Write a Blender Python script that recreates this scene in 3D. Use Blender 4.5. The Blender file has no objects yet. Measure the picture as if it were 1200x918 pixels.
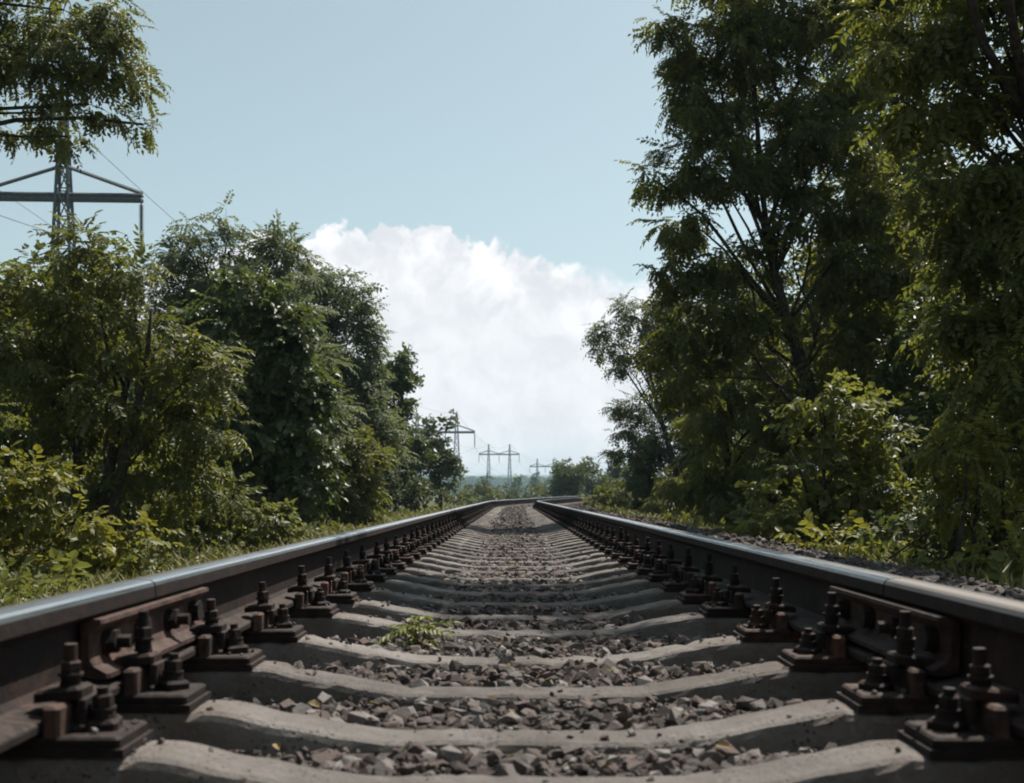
import bpy, bmesh, math, random
import numpy as np
from mathutils import Vector, noise as mnoise

random.seed(7)
RNG = np.random.default_rng(7)
SC = bpy.context.scene
COL = SC.collection
R = math.radians
PI = math.pi

# ------------------------------------------------------------------ camera
F = 1400.0                       # focal length in photo pixels (1200 px wide)
CX, CY, CAMX, CAMZ = 601.0, 581.0, -0.02, 0.774
cam_d = bpy.data.cameras.new('camera')
cam = bpy.data.objects.new('camera', cam_d); COL.objects.link(cam)
cam.location = (CAMX, 0, CAMZ); cam.rotation_euler = (R(90), 0, 0)
cam_d.sensor_width = 36.0; cam_d.lens = F / 1200 * 36.0
cam_d.shift_y = (CY - 459.0) / 1200; cam_d.shift_x = -(CX - 600.0) / 1200
cam_d.clip_start = 0.05; cam_d.clip_end = 9000
cam_d.dof.use_dof = True; cam_d.dof.focus_distance = 7.5; cam_d.dof.aperture_fstop = 6.3
SC.camera = cam

# ------------------------------------------------------------------ light
SUN_EL, SUN_AZ = R(60), R(40)    # azimuth clockwise from the view direction (+Y)
SUN_DIR = Vector((math.sin(SUN_AZ) * math.cos(SUN_EL), math.cos(SUN_AZ) * math.cos(SUN_EL), math.sin(SUN_EL)))
sun_d = bpy.data.lights.new('sun', 'SUN'); sun_d.energy = 5.0; sun_d.angle = R(0.5); sun_d.color = (1.0, 0.95, 0.87)
sun = bpy.data.objects.new('sun', sun_d); COL.objects.link(sun)
sun.rotation_euler = SUN_DIR.to_track_quat('Z', 'Y').to_euler(); sun.location = (30, 30, 70)
vs = SC.view_settings
vs.view_transform = 'Standard'; vs.look = 'None'; vs.exposure = 0.55; vs.gamma = 1.0; vs.use_curve_mapping = False
SC.cycles.max_bounces = 7; SC.cycles.diffuse_bounces = 3; SC.cycles.glossy_bounces = 3
SC.cycles.transmission_bounces = 4; SC.cycles.volume_bounces = 0
SC.cycles.filter_width = 1.9

class NT:
    """small helper for building node trees"""
    def __init__(s, tree): s.t = tree; tree.nodes.clear()
    def n(s, typ, **kw):
        nd = s.t.nodes.new(typ)
        for k, v in kw.items():
            if k == 'ins':
                for i, val in v.items():
                    if isinstance(val, bpy.types.NodeSocket): s.t.links.new(val, nd.inputs[i])
                    else: nd.inputs[i].default_value = val
            else: setattr(nd, k, v)
        return nd
    def m(s, op, a, b=0.0, c=0.0, clamp=False):
        return s.n('ShaderNodeMath', operation=op, use_clamp=clamp, ins={0: a, 1: b, 2: c}).outputs[0]
    def mix(s, f, a, b, blend='MIX'):
        nd = s.n('ShaderNodeMix', data_type='RGBA', blend_type=blend)
        for i, v in ((0, f), (6, a), (7, b)):
            if isinstance(v, bpy.types.NodeSocket): s.t.links.new(v, nd.inputs[i])
            else: nd.inputs[i].default_value = v if i == 0 else (tuple(v) + (1,))[:4]
        return nd.outputs[2]
    def noise(s, vec, scale, detail=3, rough=.5, dist=0.0):
        nd = s.n('ShaderNodeTexNoise', ins={'Scale': scale, 'Detail': detail, 'Roughness': rough, 'Distortion': dist})
        if vec is not None: s.t.links.new(vec, nd.inputs['Vector'])
        return nd.outputs[0]
    def ramp(s, fac, stops):
        nd = s.n('ShaderNodeValToRGB'); el = nd.color_ramp.elements
        while len(el) < len(stops): el.new(.5)
        for e, (p, c) in zip(el, stops):
            e.position = p; e.color = (c + (1,))[:4] if isinstance(c, tuple) else (c, c, c, 1)
        s.t.links.new(fac, nd.inputs[0]); return nd.outputs[0]
    def smooth(s, v, a, b, lo=0.0, hi=1.0):
        return s.n('ShaderNodeMapRange', interpolation_type='SMOOTHSTEP', ins={0: v, 1: a, 2: b, 3: lo, 4: hi}).outputs[0]
    def link(s, a, b): s.t.links.new(a, b)

# ------------------------------------------------------------------ sky
world = bpy.data.worlds.new('World'); SC.world = world; world.use_nodes = True
w = NT(world.node_tree)
sky = w.n('ShaderNodeTexSky', sky_type='NISHITA', sun_disc=False, sun_elevation=SUN_EL, sun_rotation=SUN_AZ,
          air_density=1.0, dust_density=1.6, ozone_density=2.0, altitude=150)
hsv = w.n('ShaderNodeHueSaturation', ins={'Hue': 0.452, 'Saturation': .58, 'Value': 1.0, 'Color': sky.outputs[0]})
tc = w.n('ShaderNodeTexCoord'); gen = tc.outputs['Generated']
sep = w.n('ShaderNodeSeparateXYZ', ins={0: gen})
az = w.m('ARCTAN2', sep.outputs[0], sep.outputs[1]); el = w.m('ARCSINE', sep.outputs[2])
# top edge of the cumulus bank ahead, angle above the horizon by azimuth
curve = w.n('ShaderNodeFloatCurve')
cm = curve.mapping; cc = cm.curves[0]
prof = [(-.30, .185), (-.25, .20), (-.215, .208), (-.19, .218), (-.165, .218), (-.14, .219), (-.115, .222), (-.09, .221), (-.07, .222), (-.05, .217),
        (-.035, .213), (-.02, .211), (-.005, .208), (.008, .206), (.02, .203), (.032, .199), (.045, .194), (.06, .190), (.09, .189),
        (.13, .188), (.18, .165), (.24, .14), (.30, .12)]
px = lambda a: (a + .30) / .60
py = lambda e: e / .30
cc.points[0].location = (px(prof[0][0]), py(prof[0][1])); cc.points[1].location = (px(prof[-1][0]), py(prof[-1][1]))
for a, e in prof[1:-1]: cc.points.new(px(a), py(e))
cm.update()
w.link(w.n('ShaderNodeMapRange', ins={0: az, 1: -.30, 2: .30, 3: 0.0, 4: 1.0}).outputs[0], curve.inputs[1])
top = w.m('ADD', w.m('MULTIPLY', curve.outputs[0], .30), .008)
far_top = w.m('MULTIPLY', w.m('SUBTRACT', w.noise(gen, 2.1, 2, .5), .36), .42)      # the same kind of bank all round
inwin = w.smooth(w.m('ABSOLUTE', az), .30, .62)
top = w.m('ADD', w.m('MULTIPLY', top, w.m('SUBTRACT', 1.0, inwin)), w.m('MULTIPLY', far_top, inwin))
vor = w.n('ShaderNodeTexVoronoi', feature='SMOOTH_F1', ins={'Scale': 34.0, 'Smoothness': .5, 'Detail': 2.0, 'Roughness': .55})
wv = w.n('ShaderNodeVectorMath', operation='ADD')
nz3 = w.n('ShaderNodeTexNoise', ins={'Scale': 26.0, 'Detail': 4.0})
w.link(gen, nz3.inputs['Vector'])
sc3 = w.n('ShaderNodeVectorMath', operation='SCALE', ins={0: nz3.outputs['Color'], 3: .05})
w.link(gen, wv.inputs[0]); w.link(sc3.outputs[0], wv.inputs[1]); w.link(wv.outputs[0], vor.inputs['Vector'])
billow = w.m('MULTIPLY', w.m('SUBTRACT', vor.outputs['Distance'], .45), .020)
fine = w.m('MULTIPLY', w.m('SUBTRACT', w.noise(gen, 75, 8, .62), .5), .030)
edge = w.m('SUBTRACT', top, w.m('ADD', el, w.m('ADD', billow, fine)))
soft = w.smooth(az, .015, .085, .007, .026)                       # the right flank trails off into haze
mask = w.n('ShaderNodeMapRange', interpolation_type='SMOOTHSTEP', ins={0: edge, 1: 0.0, 2: soft, 3: 0.0, 4: 1.0}).outputs[0]
# light and shade on the billows: compare the noise with itself a step towards the sun
off = w.n('ShaderNodeVectorMath', operation='ADD', ins={0: wv.outputs[0], 1: (.010, 0.0, .016)})
n1 = w.noise(wv.outputs[0], 17, 7, .55); n2 = w.noise(off.outputs[0], 17, 7, .55)
relief = w.smooth(w.m('SUBTRACT', n1, n2), -.16, .14)
body = w.smooth(edge, .0, .075)
ccol = w.mix(w.m('MULTIPLY', relief, .9), (6.5, 6.65, 7.0), (9.6, 9.5, 9.6))
ccol = w.mix(w.m('MULTIPLY', body, .60), ccol, (7.1, 7.2, 7.5))
thin = w.m('MULTIPLY', mask, w.smooth(el, .0, .05, .62, .97))
skycol = w.mix(thin, hsv.outputs[0], ccol)
bg = w.n('ShaderNodeBackground', ins={'Color': skycol, 'Strength': 0.084})
w.link(bg.outputs[0], w.n('ShaderNodeOutputWorld').inputs[0])
world.cycles.sampling_method = 'MANUAL'; world.cycles.sample_map_resolution = 1024

# ------------------------------------------------------------------ materials
def mat(name):
    m = bpy.data.materials.new(name); m.use_nodes = True
    return m, NT(m.node_tree)

def finish(t, base, rough, metal=0.0, spec=.4, bump=None, bs=.3, bd=.01):
    p = t.n('ShaderNodeBsdfPrincipled')
    for k, v in (('Base Color', base), ('Roughness', rough), ('Metallic', metal), ('Specular IOR Level', spec)):
        if isinstance(v, bpy.types.NodeSocket): t.link(v, p.inputs[k])
        else: p.inputs[k].default_value = (v + (1,))[:4] if isinstance(v, tuple) else v
    if bump is not None:
        b = t.n('ShaderNodeBump', ins={'Strength': bs, 'Distance': bd, 'Height': bump}); t.link(b.outputs[0], p.inputs['Normal'])
    t.link(p.outputs[0], t.n('ShaderNodeOutputMaterial').inputs[0])
    return p

def objco(t): return t.n('ShaderNodeTexCoord').outputs['Object']
def geo(t): return t.n('ShaderNodeNewGeometry')

def simple(name, c1, c2, scale, rough=.85, metal=0.0, spec=.35, bs=.4, bd=.004, rand=0.0):
    m, t = mat(name); co = objco(t)
    n = t.noise(co, scale, 6, .6); c = t.mix(t.smooth(n, .35, .65), c1, c2)
    if rand:
        r = t.n('ShaderNodeObjectInfo').outputs['Random']
        c = t.mix(1.0, c, t.ramp(r, [(0, 1 - rand), (1, 1.0)]), 'MULTIPLY')
    finish(t, c, rough, metal, spec, t.noise(co, scale * 3, 6, .65), bs, bd)
    return m

M = {}
def concrete():
    m, t = mat('weathered concrete'); co = objco(t); g = geo(t)
    big = t.noise(g.outputs['Position'], 5, 5, .6); fine_ = t.noise(g.outputs['Position'], 90, 6, .7)
    c = t.mix(t.smooth(big, .3, .7), (.138, .121, .109), (.222, .201, .185))
    c = t.mix(t.m('MULTIPLY', t.smooth(fine_, .5, .75), .55), c, (.065, .056, .05))
    sx = t.n('ShaderNodeSeparateXYZ', ins={0: co})
    near = t.smooth(t.m('ABSOLUTE', sx.outputs[0]), .42, .66)           # rust washed off the fastenings
    stain = t.m('MULTIPLY', near, t.smooth(t.noise(g.outputs['Position'], 18, 4, .6), .40, .62))
    c = t.mix(t.m('MULTIPLY', stain, .55), c, (.13, .085, .06))
    pit = t.n('ShaderNodeTexVoronoi', ins={'Scale': 75.0, 'Randomness': 1.0, 'Vector': g.outputs['Position']})
    pits = t.m('MULTIPLY', t.smooth(pit.outputs['Distance'], .30, .12), t.smooth(t.noise(g.outputs['Position'], 11, 4, .6), .48, .60))
    c = t.mix(t.m('MULTIPLY', pits, .8), c, (.05, .043, .038))
    wn = t.noise(g.outputs['Position'], 14, 7, .75, .8)
    c = t.mix(t.m('MULTIPLY', t.smooth(wn, .56, .68), .5), c, (.30, .285, .27))      # scuffed pale patches
    mid_dark = t.m('MULTIPLY', t.smooth(t.m('ABSOLUTE', sx.outputs[0]), .50, .10), t.smooth(t.noise(g.outputs['Position'], 7, 4, .6), .25, .6))
    c = t.mix(t.m('MULTIPLY', mid_dark, .50), c, (.072, .064, .058))          # patchily darker towards the middle of the track
    r = t.n('ShaderNodeObjectInfo').outputs['Random']
    c = t.mix(1.0, c, t.ramp(r, [(0, .70), (1, 1.05)]), 'MULTIPLY')
    finish(t, c, .92, 0, .25, t.m('SUBTRACT', t.m('ADD', fine_, t.m('MULTIPLY', wn, 1.6)), pits), .8, .008)
    return m
M['concrete'] = concrete()
def rust_mat(name, c1, c2, patch, rand):
    m, t = mat(name); g = geo(t); P_ = g.outputs['Position']
    n = t.noise(P_, 26, 6, .65); c = t.mix(t.smooth(n, .35, .65), c1, c2)
    pn = t.noise(P_, 9, 7, .72, .6)
    c = t.mix(t.m('MULTIPLY', t.smooth(pn, .54, .66), .75), c, patch)
    pale_n = t.noise(P_, 60, 4, .6); up_ = t.n('ShaderNodeSeparateXYZ', ins={0: g.outputs['Normal']}).outputs[2]
    c = t.mix(t.m('MULTIPLY', t.m('MULTIPLY', t.smooth(up_, .5, .9), t.smooth(pale_n, .35, .65)), .45), c, (.12, .088, .075))   # patchy paler brown on upward faces
    r_ = t.n('ShaderNodeObjectInfo').outputs['Random']
    c = t.mix(1.0, c, t.ramp(r_, [(0, (rand, rand, rand)), (.7, (1.0, .95, .92)), (1, (1.35, 1.12, 1.0))]), 'MULTIPLY')
    finish(t, c, .78, 0, .3, t.m('ADD', t.noise(P_, 80, 6, .7), pn), .6, .004)
    return m
M['rust'] = rust_mat('greasy rusted steel', (.009, .0055, .0048), (.027, .014, .0105), (.055, .027, .018), .5)
M['rust_light'] = rust_mat('paler rusted steel', (.036, .020, .016), (.10, .058, .045), (.14, .075, .052), .55)
M['pad'] = simple('dark rubber pad', (.02, .019, .018), (.035, .03, .028), 30, .9)
def running(name, base, r0, r1, metal):
    m, t = mat(name); g = geo(t)
    mp = t.n('ShaderNodeMapping', ins={'Vector': g.outputs['Position'], 'Scale': (70.0, 1.2, 70.0)})
    n = t.noise(mp.outputs[0], 3, 5, .6)
    c = t.mix(t.smooth(n, .35, .7), base, tuple(x * .55 for x in base))
    finish(t, c, t.smooth(n, .3, .7, r0, r1), metal, .5, n, .08, .002)
    return m
M['shine'] = running('polished rail head', (.47, .50, .53), .22, .42, .95)
M['dull'] = running('dull rail head', (.25, .225, .205), .40, .60, .75)  # browner copy; the weaker glint of its lighting angle is put into the colour
M['head'] = running('rail head crown', (.12, .112, .105), .42, .62, .55)

def stone_mat():
    m, t = mat('crushed ballast stone'); g = geo(t); P_ = g.outputs['Position']
    ri = t.n('ShaderNodeObjectInfo').outputs['Random']; isl = g.outputs['Random Per Island']
    r = t.m('FRACT', t.m('ADD', ri, t.m('MULTIPLY', isl, 3.7)))
    c = t.ramp(r, [(0, (.045, .036, .033)), (.35, (.085, .070, .064)), (.6, (.118, .088, .077)), (.8, (.148, .130, .120)), (1, (.24, .222, .207))])
    n = t.noise(P_, 60, 6, .7)
    c = t.mix(t.m('MULTIPLY', t.smooth(n, .45, .75), .6), c, (.09, .072, .064))
    finish(t, c, .93, 0, .25, t.noise(P_, 110, 6, .7), .6, .006)
    return m
M['stone'] = stone_mat()

def ballast_mat():
    m, t = mat('ballast bed'); g = geo(t); P_ = g.outputs['Position']
    v = t.n('ShaderNodeTexVoronoi', ins={'Scale': 22.0, 'Randomness': 1.0, 'Vector': P_})
    c = t.mix(1.0, t.ramp(v.outputs['Color'], [(0, (.08, .07, .065)), (.5, (.16, .147, .138)), (1, (.27, .25, .24))]), (1.0, .97, .95), 'MULTIPLY')
    c = t.mix(t.smooth(v.outputs['Distance'], .02, .045), c, (.06, .053, .05))
    big = t.noise(P_, .8, 4, .6)
    c = t.mix(t.m('MULTIPLY', t.smooth(big, .45, .7), .5), c, (.12, .10, .085))
    finish(t, c, .95, 0, .2, t.m('SUBTRACT', 1.0, v.outputs['Distance']), .9, .05)
    return m
M['ballast'] = ballast_mat()

def ground_mat():
    m, t = mat('weedy soil'); P_ = geo(t).outputs['Position']
    a = t.noise(P_, .35, 6, .65); b = t.noise(P_, 6, 6, .7)
    c = t.mix(t.smooth(a, .35, .65), (.055, .060, .022), (.085, .080, .040))
    c = t.mix(t.m('MULTIPLY', t.smooth(b, .45, .7), .6), c, (.045, .035, .022))
    far = t.noise(P_, .004, 3, .5)
    c = t.mix(t.m('MULTIPLY', t.smooth(far, .5, .6), .7), c, (.13, .12, .055))
    finish(t, c, .95, 0, .15, b, .8, .05)
    return m
M['ground'] = ground_mat()

def leaf_mat(name, dark, light, trans, tw=.34, rough=.50, spec=.36, var=.35):
    m, t = mat(name); g = geo(t)
    isl = g.outputs['Random Per Island']
    n = t.noise(g.outputs['Position'], 1.1, 3, .6)
    f = t.m('ADD', t.m('MULTIPLY', isl, .6), t.m('MULTIPLY', t.smooth(n, .35, .65), .4))
    c = t.mix(f, dark, light)
    yel = t.smooth(t.m('FRACT', t.m('MULTIPLY', isl, 7.31)), .93, .97)
    c = t.mix(t.m('MULTIPLY', yel, var), c, (.17, .155, .035))
    p = t.n('ShaderNodeBsdfPrincipled', ins={'Base Color': c, 'Roughness': rough, 'Specular IOR Level': spec})
    tr = t.n('ShaderNodeBsdfTranslucent', ins={'Color': t.mix(f, trans, tuple(x * 1.35 for x in trans))})
    mx = t.n('ShaderNodeMixShader', ins={0: tw, 1: p.outputs[0], 2: tr.outputs[0]})
    t.link(mx.outputs[0], t.n('ShaderNodeOutputMaterial').inputs[0])
    return m
M['leaf_locust'] = leaf_mat('locust leaves', (.052, .064, .017), (.125, .132, .036), (.16, .17, .025), .40)
M['leaf_dark'] = leaf_mat('dark broad leaves', (.042, .062, .024), (.095, .118, .046), (.11, .135, .028), .33, .44, .42)
M['leaf_bush'] = leaf_mat('shrub leaves', (.070, .084, .024), (.145, .152, .045), (.17, .18, .03), .38)
M['leaf_yellow'] = leaf_mat('yellowish young leaves', (.10, .108, .020), (.19, .182, .040), (.21, .20, .025), .40)
M['leaf_far'] = leaf_mat('far tree leaves', (.056, .070, .034), (.115, .130, .062), (.12, .14, .04), .34, .5, .3)
M['leaf_pale'] = leaf_mat('pale shrub leaves', (.060, .074, .032), (.10, .115, .052), (.08, .095, .03), .3, .5, .35)
M['leaf_light'] = leaf_mat('light green leaves', (.085, .10, .026), (.165, .172, .052), (.20, .21, .035), .40)
M['leaf_grey'] = leaf_mat('grey green leaves', (.085, .102, .056), (.145, .165, .095), (.16, .185, .07), .38, .55, .3)
M['grass'] = leaf_mat('verge grass', (.11, .115, .035), (.24, .215, .085), (.12, .12, .03), .3, .6, .25, .6)
M['bark'] = simple('dark bark', (.030, .024, .020), (.075, .062, .052), 14, .92, 0, .2, .9, .02)
M['steel'] = simple('galvanised lattice steel', (.045, .05, .055), (.075, .08, .085), 3, .7, .0)
M['glass_ins'] = simple('dark insulator discs', (.035, .04, .045), (.07, .075, .08), 8, .35)
M['wire'] = simple('aluminium conductor', (.06, .062, .066), (.09, .092, .096), 3, .6)
M['hill'] = simple('wooded hillside', (.03, .045, .025), (.16, .155, .085), .004, .95, 0, .1, .3, 1)
M['wood'] = simple('far wood canopy', (.014, .024, .012), (.028, .040, .018), .05, .95, 0, .1, .8, 2)

# ------------------------------------------------------------------ object helpers
def link(o, parent=None):
    COL.objects.link(o)
    if parent is not None: o.parent = parent
    return o
def tag(o, label, cat, group=None):
    o['label'] = label; o['category'] = cat
    if group: o['group'] = group
    return o
def empty(name, loc, label, cat, group=None, rz=0.0):
    o = bpy.data.objects.new(name, None); o.empty_display_size = .3
    o.location = loc; o.rotation_euler = (0, 0, rz)
    return tag(link(o), label, cat, group)
def np_mesh(name, V, faces, mats, mi=None, smooth=False):
    """V (n,3); faces: list of int arrays (k,3) or (k,4)"""
    me = bpy.data.meshes.new(name)
    V = np.asarray(V, np.float32)
    faces = [np.asarray(f, np.int32) for f in faces if len(f)]
    me.vertices.add(len(V)); me.vertices.foreach_set('co', V.ravel())
    loops = np.concatenate([f.ravel() for f in faces])
    tot = np.concatenate([np.full(len(f), f.shape[1], np.int32) for f in faces])
    me.loops.add(len(loops)); me.loops.foreach_set('vertex_index', loops)
    me.polygons.add(len(tot))
    me.polygons.foreach_set('loop_start', np.concatenate([[0], np.cumsum(tot)[:-1]]).astype(np.int32))
    for m_ in (mats if isinstance(mats, (list, tuple)) else [mats]): me.materials.append(m_)
    if mi is not None: me.polygons.foreach_set('material_index', np.asarray(mi, np.int32))
    me.polygons.foreach_set('use_smooth', np.full(len(tot), smooth))
    me.update(calc_edges=True); me.validate()
    return me
def obj(name, me, parent=None, kind=None):
    o = bpy.data.objects.new(name, me)
    if kind: o['kind'] = kind
    return link(o, parent)

class MB:
    """collects boxes, tubes and prisms for one mesh"""
    def __init__(s): s.v = []; s.f3 = []; s.f4 = []; s.n = 0; s.fn = []
    def add(s, V, faces):
        b = s.n; s.v.extend([tuple(p) for p in V]); s.n += len(V)
        for f in faces: s.fn.append(tuple(i + b for i in f))
    def box(s, c, d, bev=0.0, rz=0.0, shear=0.0):
        x, y, z = (q / 2 for q in d); ca, sa = math.cos(rz), math.sin(rz)
        if bev <= 0:
            P_ = [(sx * x, sy * y, sz * z) for sz in (-1, 1) for sx, sy in ((-1, -1), (1, -1), (1, 1), (-1, 1))]
            Fc = [(0, 3, 2, 1), (4, 5, 6, 7), (0, 1, 5, 4), (1, 2, 6, 5), (2, 3, 7, 6), (3, 0, 4, 7)]
        else:
            rings = [(-z, bev * .0), (z - bev, 0.0), (z, bev)]
            P_ = []
            for zz, ins in rings:
                a, b_ = x - ins, y - ins; k = min(bev, a * .6, b_ * .6)
                P_ += [(-a + k, -b_, zz), (a - k, -b_, zz), (a, -b_ + k, zz), (a, b_ - k, zz), (a - k, b_, zz), (-a + k, b_, zz), (-a, b_ - k, zz), (-a, -b_ + k, zz)]
            Fc = [tuple(range(7, -1, -1)), tuple(range(16, 24))]
            for r_ in range(2):
                for i in range(8): Fc.append((r_ * 8 + i, r_ * 8 + (i + 1) % 8, r_ * 8 + 8 + (i + 1) % 8, r_ * 8 + 8 + i))
        P_ = [(p[0] * ca - p[1] * sa + c[0], p[0] * sa + p[1] * ca + c[1], p[2] + c[2] + shear * p[0]) for p in P_]
        s.add(P_, Fc)
    def cyl(s, c, r, h, n=8, r2=None, ph=0.0, axis='z'):
        r2 = r if r2 is None else r2
        P_ = []
        for zz, rr in ((0, r), (h, r2)):
            for i in range(n):
                a = 2 * PI * i / n + ph; u, v = rr * math.cos(a), rr * math.sin(a)
                P_.append((c[0] + u, c[1] + v, c[2] + zz) if axis == 'z' else (c[0] + zz, c[1] + u, c[2] + v))
        Fc = [tuple(range(n - 1, -1, -1)), tuple(range(n, 2 * n))] + [(i, (i + 1) % n, n + (i + 1) % n, n + i) for i in range(n)]
        s.add(P_, Fc)
    def bar(s, a, b, wd):
        a, b = Vector(a), Vector(b); d = (b - a).normalized()
        u = d.orthogonal().normalized() * wd / 2; v = d.cross(u).normalized() * wd / 2
        P_ = [p + q for p in (a, b) for q in (u + v, u - v, -u - v, -u + v)]
        s.add(P_, [(0, 1, 2, 3), (7, 6, 5, 4)] + [(i, 4 + i, 4 + (i + 1) % 4, (i + 1) % 4) for i in range(4)])
    def tube(s, pts, rad, n=6):
        pts = [Vector(p) for p in pts]; m_ = len(pts); P_ = []
        for i, p in enumerate(pts):
            d = (pts[min(i + 1, m_ - 1)] - pts[max(i - 1, 0)]).normalized()
            ref = Vector((1, 0, 0)) if abs(d.x) < .9 else Vector((0, 1, 0))
            u = (ref - d * ref.dot(d)).normalized(); v = d.cross(u)
            r_ = rad[i] if hasattr(rad, '__len__') else rad
            for k in range(n):
                a = 2 * PI * k / n; P_.append(p + (u * math.cos(a) + v * math.sin(a)) * r_)
        Fc = [(i * n + k, i * n + (k + 1) % n, (i + 1) * n + (k + 1) % n, (i + 1) * n + k) for i in range(m_ - 1) for k in range(n)]
        Fc += [tuple(range(n - 1, -1, -1)), tuple(range((m_ - 1) * n, m_ * n))]
        s.add(P_, Fc)
    def mesh(s, name, m_, smooth=False):
        me = bpy.data.meshes.new(name); me.from_pydata(s.v, [], s.fn)
        for q in (m_ if isinstance(m_, (list, tuple)) else [m_]): me.materials.append(q)
        if smooth: me.polygons.foreach_set('use_smooth', [True] * len(me.polygons))
        me.update(); return me

def at(px_, py_, z): return Vector((CAMX + (px_ - CX) / F * z, z, CAMZ + (CY - py_) / F * z))
def fbm(x, y, z=0.0): return mnoise.fractal(Vector((x, y, z)), 1.0, 2.0, 4)

# ------------------------------------------------------------------ the line of the track
S0, RAD = 37.5, 122.0
def up(s):
    t = min(max((s - 45) / 70, 0), 1); return .5 * t * t * (3 - 2 * t)
def track(s, lat=0.0, z=0.0):
    """point at distance s along the track, lat metres to the right, z metres above the ground"""
    th = max(s - S0, 0) / RAD
    x = RAD * (1 - math.cos(th)); y = (s if s < S0 else S0 + RAD * math.sin(th))
    return (x + lat * math.cos(th), y - lat * math.sin(th), z + up(s)), th
ZTOP, ZSEAT = .600, .385        # rail top, concrete rail seat

# ------------------------------------------------------------------ ground, hill, wood
def ground():
    xs = np.unique(np.concatenate([np.linspace(-40, 40, 61), np.linspace(-3000, 3000, 41)]))
    ys = np.unique(np.concatenate([np.linspace(-20, 140, 81), np.linspace(-1500, 3000, 37)]))
    X, Y = np.meshgrid(xs, ys, indexing='ij'); Z = np.zeros_like(X)
    for i in range(len(xs)):
        for j in range(len(ys)):
            if abs(xs[i]) < 60 and ys[j] < 160:
                Z[i, j] = .10 * fbm(xs[i] * .35, ys[j] * .35) * min(1, max(0, (abs(xs[i]) - 3) / 3)) - .02
            else: Z[i, j] = -.02
    n, m_ = X.shape; idx = np.arange(n * m_).reshape(n, m_)
    q = np.stack([idx[:-1, :-1], idx[1:, :-1], idx[1:, 1:], idx[:-1, 1:]], -1).reshape(-1, 4)
    obj('ground', np_mesh('ground', np.stack([X, Y, Z], -1).reshape(-1, 3), [q], M['ground'], smooth=True), kind='structure')
ground()

def hill(name, m_, y0, y1, xr, hfun, kind, nx, ny):
    xs = np.linspace(-xr, xr, nx); ys = np.linspace(y0, y1, ny)
    V = [(x, y, hfun(x, (y - y0) / (y1 - y0), y)) for x in xs for y in ys]
    idx = np.arange(nx * ny).reshape(nx, ny)
    q = np.stack([idx[:-1, :-1], idx[1:, :-1], idx[1:, 1:], idx[:-1, 1:]], -1).reshape(-1, 4)
    obj(name, np_mesh(name, V, [q], m_), kind=kind)
hill('hill', M['hill'], 1900, 2900, 1900, lambda x, t, y: -1.0 + 47 * math.sin(min(t, .75) / .75 * PI / 2) ** 1.2 * (1 + .10 * fbm(x * .002, 3.1))
     + (2.5 * fbm(x * .03, y * .03) if t > .05 else 0), 'structure', 260, 30)
def woodh(x, t, y):
    if t <= 0 or t >= 1: return -.8
    return max(0, 17 + 4 * fbm(x * .006, 1.7) + 4.5 * fbm(x * .06, y * .06) + 2.5 * fbm(x * .2, y * .2)) * min(1, t * 6)
hill('distant_wood', M['wood'], 1150, 1400, 1300, woodh, 'stuff', 700, 16)

# ------------------------------------------------------------------ ballast
def crown_z(s, lat):
    a = abs(lat)
    if lat > 1.5: a = max(1.5, lat - .95)
    far = min(1, max(0, (s - 6) / 10))
    mid = .309 + .004 * far
    low = .305 + .01 * far
    if a < .50: return mid
    if a < .66: return mid + (low - mid) * (a - .50) / .16
    if a < .80: return low + (.268 + .02 * far - low) * (a - .66) / .14
    if a < 1.55: return .268 + .02 * far + .03 * min(1, (a - .7) / .5)
    return max(-.03, .298 + .02 * far - (a - 1.55) * .29)
def ballast():
    lats = [-2.75, -2.4, -2.0, -1.75, -1.55, -1.3, -1.0, -.85, -.7, -.5, -.35, -.17, 0, .17, .35, .5, .7, .85, 1.0, 1.3, 1.55, 1.9, 2.3, 2.5, 2.7, 3.0, 3.4, 3.7]
    ss = list(np.arange(-4, 12, .12)) + list(np.arange(12, 135, .6))
    V = []
    for s in ss:
        for l in lats:
            z = crown_z(s, l); z += .012 * fbm(s * 4, l * 4)
            if l < -2.7 or l > 3.6: z = -.06 - up(s)
            V.append(track(s, l, z)[0])
    n, m_ = len(ss), len(lats); idx = np.arange(n * m_).reshape(n, m_)
    q = np.stack([idx[:-1, :-1], idx[:-1, 1:], idx[1:, 1:], idx[1:, :-1]], -1).reshape(-1, 4)
    return obj('ballast_bed', np_mesh('ballast_bed', V, [q], M['ballast'], smooth=True), kind='structure')
BED = ballast()

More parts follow.
